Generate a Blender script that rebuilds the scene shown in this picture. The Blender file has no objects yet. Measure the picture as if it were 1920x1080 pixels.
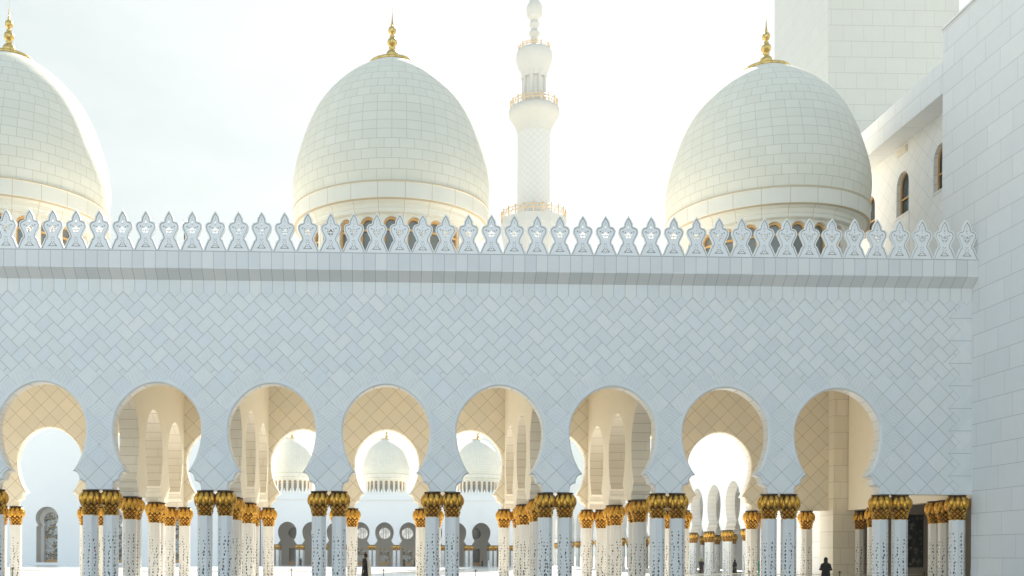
import bpy, bmesh, math, random
from mathutils import Vector, Matrix
from mathutils.geometry import tessellate_polygon
random.seed(7)
PI = math.pi
scene = bpy.context.scene
COL = scene.collection

# ------------------------------------------------------------------ camera
S = 4.86                      # arch pitch of the arcade
cam_d = bpy.data.cameras.new("camera")
cam = bpy.data.objects.new("camera", cam_d); COL.objects.link(cam)
cam_d.sensor_width = 36.0
cam_d.lens = 1900.0 / 1920 * 36
cam_d.shift_x = (960 - 769.9) / 1920
cam_d.shift_y = (1041.9 - 540) / 1920
cam_d.clip_end = 6000
YAW, ROLL = 0.02144, 0.00501
r0 = Vector((math.cos(YAW), -math.sin(YAW), 0)); f0 = Vector((math.sin(YAW), math.cos(YAW), 0)); u0 = Vector((0, 0, 1))
rr = r0 * math.cos(ROLL) + u0 * math.sin(ROLL); uu = u0 * math.cos(ROLL) - r0 * math.sin(ROLL)
m = Matrix((rr, uu, -f0)).transposed().to_4x4()
m.translation = Vector((0.143, -43.22, 1.64))
cam.matrix_world = m
scene.camera = cam

# ------------------------------------------------------------------ sky, sun, exposure
SUN_EL, SUN_AZ = math.radians(36), math.radians(13)      # behind the arcade, a little to the right
world = bpy.data.worlds.new("World"); scene.world = world; world.use_nodes = True
wn = world.node_tree.nodes; wl = world.node_tree.links
bg = wn['Background']
sky = wn.new('ShaderNodeTexSky'); sky.sky_type = 'NISHITA'; sky.sun_disc = False
sky.sun_elevation = SUN_EL; sky.sun_rotation = SUN_AZ
sky.air_density = 1.0; sky.dust_density = 3.0; sky.ozone_density = 1.0; sky.altitude = 0
bg.inputs['Strength'].default_value = 0.15
tint = wn.new('ShaderNodeMix'); tint.data_type = 'RGBA'; tint.blend_type = 'MULTIPLY'; tint.inputs[0].default_value = 1.0
tint.inputs[7].default_value = (1.0, 0.88, 0.71, 1)
wl.new(sky.outputs[0], tint.inputs[6])
veil = wn.new('ShaderNodeMix'); veil.data_type = 'RGBA'; veil.blend_type = 'DARKEN'; veil.inputs[0].default_value = 1.0   # bright even veil instead of a hard glare
gtc = wn.new('ShaderNodeTexCoord'); dt = wn.new('ShaderNodeVectorMath'); dt.operation = 'DOT_PRODUCT'
nrm = wn.new('ShaderNodeVectorMath'); nrm.operation = 'NORMALIZE'; wl.new(gtc.outputs['Generated'], nrm.inputs[0]); wl.new(nrm.outputs[0], dt.inputs[0])
dt.inputs[1].default_value = (math.sin(SUN_AZ) * math.cos(SUN_EL), math.cos(SUN_AZ) * math.cos(SUN_EL), math.sin(SUN_EL))
cn = wn.new('ShaderNodeTexNoise'); cn.inputs['Scale'].default_value = 5.0; cn.inputs['Detail'].default_value = 7; cn.inputs['Roughness'].default_value = 0.6
cmp_ = wn.new('ShaderNodeMapping'); cmp_.inputs['Scale'].default_value = (1, 1, 2.6); wl.new(nrm.outputs[0], cmp_.inputs[0]); wl.new(cmp_.outputs[0], cn.inputs['Vector'])
ad = wn.new('ShaderNodeMath'); ad.operation = 'MULTIPLY_ADD'; wl.new(cn.outputs[0], ad.inputs[0]); ad.inputs[1].default_value = 0.14; wl.new(dt.outputs['Value'], ad.inputs[2])
mr = wn.new('ShaderNodeMapRange'); wl.new(ad.outputs[0], mr.inputs[0]); mr.inputs[1].default_value = 0.90; mr.inputs[2].default_value = 1.08
cap = wn.new('ShaderNodeMix'); cap.data_type = 'RGBA'; wl.new(mr.outputs[0], cap.inputs[0])
cap.inputs[6].default_value = (1.27, 1.46, 1.49, 1); cap.inputs[7].default_value = (1.95, 2.0, 1.98, 1)
mr2 = wn.new('ShaderNodeMapRange'); wl.new(dt.outputs['Value'], mr2.inputs[0]); mr2.inputs[1].default_value = 0.58; mr2.inputs[2].default_value = 0.25
cap2 = wn.new('ShaderNodeMix'); cap2.data_type = 'RGBA'; wl.new(mr2.outputs[0], cap2.inputs[0]); sxyz = wn.new('ShaderNodeSeparateXYZ'); wl.new(nrm.outputs[0], sxyz.inputs[0])
mr3 = wn.new('ShaderNodeMapRange'); wl.new(sxyz.outputs[2], mr3.inputs[0]); mr3.inputs[1].default_value = 0.22; mr3.inputs[2].default_value = 0.13
low = wn.new('ShaderNodeMix'); low.data_type = 'RGBA'; wl.new(mr3.outputs[0], low.inputs[0]); wl.new(cap.outputs[2], low.inputs[6]); low.inputs[7].default_value = (1.36, 1.53, 1.50, 1)   # dusty band over the horizon
wl.new(low.outputs[2], cap2.inputs[6]); cap2.inputs[7].default_value = (9, 9, 9, 1)
wl.new(cap2.outputs[2], veil.inputs[7])                      # away from the sun the clear blue sky stays as it is
wl.new(tint.outputs[2], veil.inputs[6]); wl.new(veil.outputs[2], bg.inputs['Color'])
sun_d = bpy.data.lights.new("sun", 'SUN'); sun_d.energy = 3.4; sun_d.angle = math.radians(0.6); sun_d.color = (1.0, 0.93, 0.82)
sun = bpy.data.objects.new("sun", sun_d); COL.objects.link(sun)
sdir = Vector((math.sin(SUN_AZ) * math.cos(SUN_EL), math.cos(SUN_AZ) * math.cos(SUN_EL), math.sin(SUN_EL)))
sun.rotation_euler = sdir.to_track_quat('Z', 'Y').to_euler()
scene.view_settings.view_transform = 'Standard'
scene.view_settings.look = 'None'
scene.view_settings.gamma = 1.0
scene.view_settings.exposure = 1.79
scene.cycles.max_bounces = 8
scene.cycles.diffuse_bounces = 5
scene.cycles.volume_bounces = 1

# ------------------------------------------------------------------ node maths helper
class X:
    """A socket of the node tree being written, with arithmetic."""
    def __init__(s, nt, sock): s.nt = nt; s.s = sock
    def _m(s, op, *a):
        n = s.nt.nodes.new('ShaderNodeMath'); n.operation = op
        for i, v in enumerate((s,) + a):
            if isinstance(v, X): s.nt.links.new(v.s, n.inputs[i])
            else: n.inputs[i].default_value = float(v)
        return X(s.nt, n.outputs[0])
    def __add__(s, o): return s._m('ADD', o)
    def __sub__(s, o): return s._m('SUBTRACT', o)
    def __mul__(s, o): return s._m('MULTIPLY', o)
    def __truediv__(s, o): return s._m('DIVIDE', o)
    def __radd__(s, o): return s._m('ADD', o)
    def __rmul__(s, o): return s._m('MULTIPLY', o)
    def __rsub__(s, o): return (s * -1.0) + o
    def floor(s): return s._m('FLOOR')
    def frac(s): return s - s.floor()
    def floor_safe(s): return (s + 0.5).floor()
    def mod(s, k): return (s / k).frac() * k
    def abs(s): return s._m('ABSOLUTE')
    def lt(s, o): return s._m('LESS_THAN', o)
    def gt(s, o): return s._m('GREATER_THAN', o)
    def eq(s, o): return s._m('COMPARE', o, 0.5)
    def min(s, o): return s._m('MINIMUM', o)
    def max(s, o): return s._m('MAXIMUM', o)
    def sqrt(s): return s._m('SQRT')
    def atan2(s, o): return s._m('ARCTAN2', o)
    def ss(s, a, b):      # smooth 0..1
        n = s.nt.nodes.new('ShaderNodeMapRange'); n.interpolation_type = 'SMOOTHSTEP'
        s.nt.links.new(s.s, n.inputs[0]); n.inputs[1].default_value = a; n.inputs[2].default_value = b
        return X(s.nt, n.outputs[0])
def sel(c, a, b):         # c ? a : b
    if isinstance(b, X): return b + (c * (a - b if isinstance(a, X) else (b * -1.0) + a))
    return (c * (a - b)) + b

class Mat:
    def __init__(s, name, rough=0.5, metal=0.0, spec=0.5):
        s.m = bpy.data.materials.new(name); s.m.use_nodes = True
        s.nt = s.m.node_tree; s.b = s.nt.nodes['Principled BSDF']
        s.b.inputs['Roughness'].default_value = rough; s.b.inputs['Metallic'].default_value = metal
        s.b.inputs['Specular IOR Level'].default_value = spec
        tc = s.nt.nodes.new('ShaderNodeTexCoord'); sp = s.nt.nodes.new('ShaderNodeSeparateXYZ')
        s.co = tc.outputs['Object']; s.nt.links.new(s.co, sp.inputs[0])
        s.x, s.y, s.z = (X(s.nt, sp.outputs[i]) for i in range(3))
    def const(s, v):
        n = s.nt.nodes.new('ShaderNodeValue'); n.outputs[0].default_value = v; return X(s.nt, n.outputs[0])
    def vec(s, a, b, c=0.0):
        n = s.nt.nodes.new('ShaderNodeCombineXYZ')
        for i, v in enumerate((a, b, c)):
            if isinstance(v, X): s.nt.links.new(v.s, n.inputs[i])
            else: n.inputs[i].default_value = v
        return n.outputs[0]
    def rnd(s, *a):
        n = s.nt.nodes.new('ShaderNodeTexWhiteNoise'); n.noise_dimensions = '3D'
        s.nt.links.new(s.vec(*a), n.inputs[0]); return X(s.nt, n.outputs[0])
    def noise(s, scale, detail=3, vec=None, rough=0.55):
        n = s.nt.nodes.new('ShaderNodeTexNoise'); n.inputs['Scale'].default_value = scale; n.inputs['Detail'].default_value = detail
        n.inputs['Roughness'].default_value = rough
        s.nt.links.new(vec or s.co, n.inputs['Vector']); return X(s.nt, n.outputs[0])
    def mix(s, f, a, b):
        n = s.nt.nodes.new('ShaderNodeMix'); n.data_type = 'RGBA'
        if isinstance(f, X): s.nt.links.new(f.s, n.inputs[0])
        else: n.inputs[0].default_value = f
        for i, v in ((6, a), (7, b)):
            if isinstance(v, tuple): n.inputs[i].default_value = (*v, 1)
            else: s.nt.links.new(v, n.inputs[i])
        return n.outputs[2]
    def scale(s, col, f):
        n = s.nt.nodes.new('ShaderNodeVectorMath'); n.operation = 'SCALE'
        if isinstance(col, tuple): n.inputs[0].default_value = col
        else: s.nt.links.new(col, n.inputs[0])
        s.nt.links.new(f.s, n.inputs['Scale']); return n.outputs[0]
    def color(s, c):
        if isinstance(c, tuple): s.b.inputs['Base Color'].default_value = (*c, 1)
        else: s.nt.links.new(c, s.b.inputs['Base Color'])
    def bump(s, h, strength=0.3, dist=0.02):
        n = s.nt.nodes.new('ShaderNodeBump'); n.inputs['Strength'].default_value = strength; n.inputs['Distance'].default_value = dist
        s.nt.links.new(h.s, n.inputs['Height']); s.nt.links.new(n.outputs[0], s.b.inputs['Normal'])

def edge_line(fr, size, w):           # fr in 0..1 over a cell of `size` metres: 1 on the joint
    return ((fr._m('MINIMUM', (fr * -1.0) + 1.0)) * size).lt(w)

def diamond_line(M, x, z, pitch, w):
    """square panels on the diagonal; returns joint mask, tile random"""
    u = (x + z) / pitch; v = (x - z) / pitch
    side = pitch / math.sqrt(2)
    ln = edge_line(u.frac(), side, w).max(edge_line(v.frac(), side, w))
    return ln, M.rnd(u.floor(), v.floor(), 3.0)

def herring(M, x, z, L, w):
    """herringbone of 3:2 panels laid on the diagonal; L is the long side"""
    g = L / 3.0
    u = (x + z) / (g * math.sqrt(2)) + 1200.0; v = (z - x) / (g * math.sqrt(2)) + 1200.0
    iu, iv = u.floor(), v.floor()
    code = (iu + iv).mod(4.0).floor_safe() * 6.0 + (iu - iv + 2400.0).mod(6.0).floor_safe()
    H = {(i_, j_) for i_ in range(3) for j_ in range(2)}; V = {(i_, j_) for i_ in range(2) for j_ in range(2, 5)}
    ox = oy = isv = None
    for (i_, j_) in sorted(H | V):
        c = ((i_ + j_) % 4) * 6 + ((i_ - j_) % 6)
        e = code.eq(float(c)); v_ = (i_, j_) in V
        for nm, k in (('x', i_), ('y', j_ - (2 if v_ else 0)), ('v', 1 if v_ else 0)):
            if k == 0: continue
            t = e * float(k)
            if nm == 'x': ox = t if ox is None else ox + t
            elif nm == 'y': oy = t if oy is None else oy + t
            else: isv = t if isv is None else isv + t
    ou, ov = iu - ox, iv - oy                              # corner of the panel
    su, sv = (isv * -1.0) + 3.0, isv + 2.0                 # its size in cells
    du, dv = u - ou, v - ov
    d = du.min(su - du).min(dv).min(sv - dv) * g
    return d.lt(w), M.rnd(ou, ov, 5.0)

def courses(M, a, z, length, height, w, z0=0.0, stretch=True):
    row = ((z - z0) / height); ir = row.floor()
    off = M.rnd(ir, 1.0, 2.0) * 0.35 + ir.mod(2.0) * 0.5
    ca = a / length + off
    ln = edge_line(row.frac(), height, w).max(edge_line(ca.frac(), length, w * 0.7))
    return ln, M.rnd(ca.floor(), ir, 9.0)

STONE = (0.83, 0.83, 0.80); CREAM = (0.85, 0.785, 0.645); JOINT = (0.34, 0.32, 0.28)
def stone_finish(M, ln, rn, base, joint=JOINT, var=0.10, jstr=0.75, extra=None, warm=(0.82, 0.77, 0.70), hues=False, wamt=0.35):
    n = M.noise(1.7, 5); n2 = M.noise(0.13, 3)
    c = M.mix(rn * rn * wamt, base, warm)
    if hues:                                            # the slabs differ a little: bluish, greenish, pinkish
        h = (rn * 37.0).frac()
        c = M.mix(h.gt(0.66) * 0.35, c, (0.77, 0.80, 0.82)); c = M.mix(h.lt(0.3) * 0.35, c, (0.79, 0.81, 0.775))
        vein = ((M.noise(0.9, 6, rough=0.7) - 0.5).abs()).lt(0.012); c = M.mix(vein * 0.10, c, (0.55, 0.56, 0.56))
    c = M.scale(c, (rn * var) + (1.0 - var) + (n * 0.07 - 0.035) + (n2 * 0.06 - 0.03))
    if ln is not None: c = M.mix(ln * jstr, c, joint)
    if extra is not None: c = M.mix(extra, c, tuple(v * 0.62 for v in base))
    M.color(c)
    if ln is not None: M.bump((ln * -1.0) + 1.0, 0.25, 0.01)

def facade_material(name, base, joint, right_end):
    """white marble facade: herringbone above, large diagonal squares and feather carving round the arches"""
    M = Mat(name, 0.42)
    x, z = M.x, M.z
    w = 0.0115
    dl, dr = diamond_line(M, x, z + 0.03, S / 5, w)
    hl, hr = herring(M, x, z + 0.03, S / 5 / math.sqrt(2), w)
    # the squares give way to the herringbone along a stepped line above the arches
    ax = (x / S + 0.5).frac() - 0.5
    cu = ((x + z + 0.03) / (S / 5)).floor(); cv = ((x - z - 0.03) / (S / 5)).floor()
    up = ((cu - cv) * (S / 10)).gt(9.62)
    ln = sel(up, hl, dl); rn = sel(up, hr, dr)
    # row of upright pentagons under the cornice
    fx = (x / (S / 10)).frac()
    zt = ((fx - 0.5).abs() * (S / 10)) + 12.56
    top = z.gt(zt)
    tl = edge_line(fx, S / 10, w).max(((z - zt).abs()).lt(w * 1.4))
    ln = sel(top, tl, ln); rn = sel(top, M.rnd((x / (S / 10)).floor(), 7.0, 1.0), rn)
    # row of lying pentagons at the right hand end
    if right_end is not None:
        fz = ((z - 0.34) / (S / 5)).frac()
        xt = ((fz - 0.5).abs() * (-S / 5)) + (right_end - 0.06)
        e = x.gt(xt) * (((top) * -1.0) + 1.0)
        el = edge_line(fz, S / 5, w).max(((x - xt).abs()).lt(w * 1.4))
        ln = sel(e, el, ln)
    # carved feather leaves on the piers and round the arches
    px = ((x / S).frac() - 0.5) * S                          # distance from the pier axis
    apx = px.abs()
    cell = ((z + 0.03) / (S / 5)).frac()
    che = ((z + apx * 0.75) / 0.165).frac()
    chl = (che - 0.5).abs().lt(0.09)
    reg = apx.lt(0.46) * z.gt(5.95) * z.lt(8.1)
    fr2 = ((z * 1.0 - apx * 1.35) / 0.20).frac()
    l2 = (fr2 - 0.5).abs().lt(0.09)
    fr3 = ((z * 0.55 + apx * 1.2) / 0.20).frac()
    l3 = (fr3 - 0.5).abs().lt(0.08)
    dx = ax.abs() * S
    re = ((dx / 1.86) * (dx / 1.86) + ((z - 6.97) / 1.95) * ((z - 6.97) / 1.95)).sqrt()
    ring = re.lt(1.33) * re.gt(1.085) * z.gt(5.3)
    tilt = (M.x * 1.03 + M.z * 1.03).frac().gt(0.5)
    side = sel(tilt, l2, l3)
    inside = x.lt(4.5 * S)
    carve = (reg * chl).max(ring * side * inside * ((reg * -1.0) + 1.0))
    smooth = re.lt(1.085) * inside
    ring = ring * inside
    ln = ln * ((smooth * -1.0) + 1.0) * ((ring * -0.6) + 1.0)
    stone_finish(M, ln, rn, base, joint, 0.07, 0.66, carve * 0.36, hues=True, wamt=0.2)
    return M.m

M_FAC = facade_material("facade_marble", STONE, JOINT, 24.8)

def diag_material(name, base, joint, zoff=0.0, jstr=0.7):
    M = Mat(name, 0.5)
    ln, rn = diamond_line(M, M.x, M.z + zoff, S / 5, 0.012)
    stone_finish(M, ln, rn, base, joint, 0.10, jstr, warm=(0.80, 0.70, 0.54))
    return M.m
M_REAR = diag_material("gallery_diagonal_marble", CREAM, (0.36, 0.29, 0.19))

def course_material(name, base, axis, length, height, z0=0.0, joint=JOINT, jstr=0.55, w=0.013, var=0.09, wamt=0.15):
    M = Mat(name, 0.45)
    a = {'x': M.x, 'y': M.y}[axis]
    ln, rn = courses(M, a, M.z, length, height, w, z0)
    stone_finish(M, ln, rn, base, joint, var, jstr, wamt=wamt)
    return M.m
M_WALLR = course_material("hall_course_marble", (0.80, 0.795, 0.775), 'y', 1.75, 0.957, 0.71, var=0.05)
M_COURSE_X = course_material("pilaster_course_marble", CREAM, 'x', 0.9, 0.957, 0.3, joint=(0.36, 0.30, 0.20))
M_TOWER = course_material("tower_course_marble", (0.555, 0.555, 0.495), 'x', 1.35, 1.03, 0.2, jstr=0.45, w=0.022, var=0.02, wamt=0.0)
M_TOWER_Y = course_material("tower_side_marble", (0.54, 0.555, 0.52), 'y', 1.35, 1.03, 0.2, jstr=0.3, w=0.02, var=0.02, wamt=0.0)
M_SOFFIT = course_material("reveal_marble", (0.85, 0.82, 0.75), 'y', 3.0, 0.42, 0.0, joint=(0.40, 0.36, 0.28), jstr=0.5)
M_SOFFIT_C = course_material("inner_reveal_marble", (0.86, 0.79, 0.66), 'y', 3.0, 0.42, 0.0, joint=(0.40, 0.33, 0.24), jstr=0.6)

def plain(name, c, rough=0.5, metal=0.0, nz=0.06, sc=2.0):
    M = Mat(name, rough, metal)
    n = M.noise(sc, 5); M.color(M.scale(c, n * nz * 2 + (1.0 - nz)))
    return M.m
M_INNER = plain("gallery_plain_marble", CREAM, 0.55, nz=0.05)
M_PLASTER = plain("pale_marble", (0.80, 0.79, 0.76), 0.5)
M_MERLON = plain("merlon_marble", (0.86, 0.86, 0.84), 0.5, nz=0.08, sc=5)
M_MERLON_D = plain("merlon_carving_shade", (0.40, 0.38, 0.33), 0.6, nz=0.1, sc=5)
M_FARWALL = plain("far_white_marble", (0.82, 0.82, 0.80), 0.5, nz=0.04, sc=0.2)
M_FARIN = plain("far_gallery_grey_brown_marble", (0.52, 0.47, 0.41), 0.6)  # grey-brown stone of the far gallery wall and reveals
M_AMBER = plain("amber_window_frame", (0.66, 0.38, 0.12), 0.4)
M_DKMETAL = plain("dark_bronze", (0.10, 0.075, 0.045), 0.45, 0.6)
M_BLACKSTONE = plain("black_stone", (0.012, 0.012, 0.014), 0.3)
M_CEIL = plain("gallery_ceiling_plaster", (0.78, 0.71, 0.58), 0.7)

def cornice_material():
    M = Mat("cornice_marble", 0.45)
    fx = (M.x / (S / 10)).frac()
    ln = edge_line(fx, S / 10, 0.010).max(M.z.gt(14.375))
    stone_finish(M, ln, M.rnd((M.x / (S / 10)).floor(), M.z.gt(13.72), 1.0), (0.79, 0.79, 0.77), (0.33, 0.31, 0.28), 0.12, 0.75)
    return M.m
M_CORN = cornice_material()

def dome_material():
    M = Mat("dome_block_marble", 0.6, 0.0, 0.25)
    h = 0.47
    row = (M.z / h); ir = row.floor()
    zc = (ir + 0.5) * h
    t = (zc - 19.9) / 6.6
    R = ((t * t * -1.0 + 1.0).max(0.02)).sqrt() * 4.93
    N = (R * (2 * PI / 0.69)).floor().max(6.0)
    ang = M.y.atan2(M.x) / (2 * PI) + 0.5
    ca = ang * N + ir.mod(2.0) * 0.5
    fr = ca.frac()
    wv = ((fr.min((fr * -1.0) + 1.0)) / N * (R * 2 * PI)).lt(0.014)
    ln = edge_line(row.frac(), h, 0.016).max(wv)
    rn = M.rnd(ca.floor(), ir, 4.0)
    stone_finish(M, ln, rn, (0.745, 0.715, 0.595), (0.42, 0.39, 0.30), 0.035, 0.5, wamt=0.12)
    return M.m
M_DOME = dome_material()
def drum_material():
    M = Mat("drum_marble", 0.6, 0.0, 0.25)
    ang = M.y.atan2(M.x) / (2 * PI) * 24 + 0.5
    ln = edge_line(ang.frac(), 1.2, 0.012).max(((M.z - 17.95).abs()).lt(0.02)).max(((M.z - 18.72).abs()).lt(0.03))
    stone_finish(M, ln, M.rnd(ang.floor(), 2.0, 1.0), (0.76, 0.73, 0.62), (0.50, 0.38, 0.22), 0.05, 0.8)
    return M.m
M_DRUM = drum_material()

def gold_material(name, c, rough):
    M = Mat(name, rough, 0.85)
    n = M.noise(7.0, 4); M.color(M.mix(n.ss(0.35, 0.70), tuple(v * 0.6 for v in c), c))
    M.bump(M.noise(30.0, 2), 0.12, 0.01)
    return M.m
M_GOLD = gold_material("gilded_leaf", (0.86, 0.46, 0.07), 0.32)
M_GOLDFIN = gold_material("gilded_finial", (0.85, 0.60, 0.20), 0.3)
M_BRONZE = gold_material("dark_gilt_ground", (0.20, 0.095, 0.02), 0.55)  # darker gold ground that shows in the gaps between leaves

def shaft_material(name, base):
    """octagonal marble shaft inlaid with climbing vines of dark stones"""
    M = Mat(name, 0.28)
    oi = M.nt.nodes.new('ShaderNodeObjectInfo'); rnd = X(M.nt, oi.outputs['Random'])
    ang = M.y.atan2(M.x) / (2 * PI) * 8 + 0.5
    face = ang.floor(); fx = (ang.frac() - 0.5) * 0.246
    top = M.rnd(face, 3.0, rnd) * 0.7 + 2.15
    wob = ((M.z * 4.0 + face * 2.1)._m('SINE')) * 0.03 + (M.rnd(face, 9.0, rnd) - 0.5) * 0.06
    sx = fx - wob
    vz = M.z / 0.155
    ir = vz.floor()
    ox = (M.rnd(face + 20.0, ir, rnd) - 0.5) * 0.07
    oz = (M.rnd(face + 40.0, ir, rnd) - 0.5) * 0.3 + 0.5
    rad = M.rnd(face + 60.0, ir, rnd) * 0.028 + 0.018
    rad = rad * ((M.z * -0.18) + 1.40)
    ddx = sx - ox; ddz = (vz.frac() - oz) * 0.155
    dot = ((ddx * ddx * 1.7 + ddz * ddz * 0.7 + ddx * ddz * (M.rnd(face, ir, 31.0) - 0.5) * 2.0).max(0.0).sqrt()).lt(rad)
    vz2 = M.z / 0.24 + 0.37; ir2 = vz2.floor()
    ox2 = (M.rnd(face + 21.0, ir2, rnd) - 0.5) * 0.20
    rad2 = M.rnd(face + 61.0, ir2, rnd) * 0.030 - 0.002
    d2 = fx - ox2; d2z = (vz2.frac() - 0.5) * 0.24
    dot2 = ((d2 * d2 + d2z * d2z).sqrt()).lt(rad2) * M.z.lt(top - 0.45)
    msk = dot.max(dot2) * M.z.lt(top)
    hue = M.rnd(face, ir, 11.0)
    dark = M.mix(hue.gt(0.88), (0.02, 0.03, 0.045), (0.22, 0.07, 0.04))
    dark = M.mix(hue.lt(0.15), dark, (0.20, 0.15, 0.05))
    n = M.noise(2.0, 4)
    edge = ((fx.abs() * -1.0) + 0.123).lt(0.006)
    c = M.scale(base, n * 0.10 + 0.93)
    c = M.mix(edge * 0.35, c, (0.45, 0.43, 0.38))
    M.color(M.mix(msk * 0.96, c, dark))
    return M.m
M_SHAFT = shaft_material("inlaid_shaft_marble", (0.80, 0.79, 0.76))

def glass_mat(name, c, rough=0.08):
    M = Mat(name, rough, 0.0, 0.7); M.color(M.scale(c, M.noise(0.8, 2) * 0.8 + 0.6)); return M.m
M_GLASS = glass_mat("dark_window_glass", (0.17, 0.18, 0.165), 0.3)
M_GLASSB = glass_mat("blue_window_glass", (0.02, 0.035, 0.05))

def tracery_material(name, glass, line, k):
    M = Mat(name, 0.25)
    r = (M.x * M.x + M.z * M.z).sqrt()
    ring = ((r / k).frac() - 0.5).abs().lt(0.10)
    a = (M.z.atan2(M.x) / (2 * PI) * 10)
    arc = ((a + (r * 1.1)).frac() - 0.5).abs().lt(0.06)
    arc2 = ((a - (r * 1.1)).frac() - 0.5).abs().lt(0.06)
    c = M.mix(M.noise(0.7, 2).gt(0.5), glass, tuple(min(1, v * 3.0 + 0.35) for v in glass))
    M.color(M.mix(ring.max(arc).max(arc2) * 0.85, c, line))
    return M.m
M_TRAC = tracery_material("glass_with_gilt_tracery", (0.05, 0.07, 0.085), (0.42, 0.30, 0.14), 0.9)
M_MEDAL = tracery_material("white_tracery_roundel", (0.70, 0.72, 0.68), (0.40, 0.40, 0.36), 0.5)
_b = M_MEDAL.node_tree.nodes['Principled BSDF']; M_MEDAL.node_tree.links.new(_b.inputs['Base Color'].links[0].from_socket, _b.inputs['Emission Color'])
_b.inputs['Emission Strength'].default_value = 0.16          # glow added to the panes, standing in for daylight behind them

def floor_material():
    M = Mat("courtyard_white_marble", 0.22)
    fx = (M.x / 1.2).frac(); fy = (M.y / 1.2).frac()
    ln = edge_line(fx, 1.2, 0.006).max(edge_line(fy, 1.2, 0.006))
    rn = M.rnd((M.x / 1.2).floor(), (M.y / 1.2).floor(), 0.0)
    n = M.noise(0.05, 4)
    c = M.mix(rn * 0.4, (0.80, 0.795, 0.77), (0.76, 0.75, 0.72))
    c = M.scale(c, n * 0.10 + 0.94)
    M.color(M.mix(ln * 0.4, c, (0.5, 0.48, 0.44)))
    return M.m
M_FLOOR = floor_material()
M_SAND = plain("pale_sand", (0.58, 0.52, 0.42), 0.9, nz=0.1, sc=0.02)

def lattice_material(name, base):
    M = Mat(name, 0.6, 0.0, 0.3)
    a = M.y.atan2(M.x) * 3.6
    u = ((a + M.z) / 1.5).frac(); v = ((a - M.z) / 1.5).frac()
    ln = (u - 0.5).abs().lt(0.07).max((v - 0.5).abs().lt(0.07))
    stone_finish(M, ln, M.rnd(u, 1.0, 1.0) * 0.0 + 0.5, base, (0.50, 0.45, 0.36), 0.02, 0.5)
    return M.m
M_LATT = lattice_material("minaret_lattice_marble", (0.56, 0.555, 0.515)); M_LATT2 = lattice_material("minaret_balcony_marble", (0.47, 0.46, 0.41))

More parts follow.
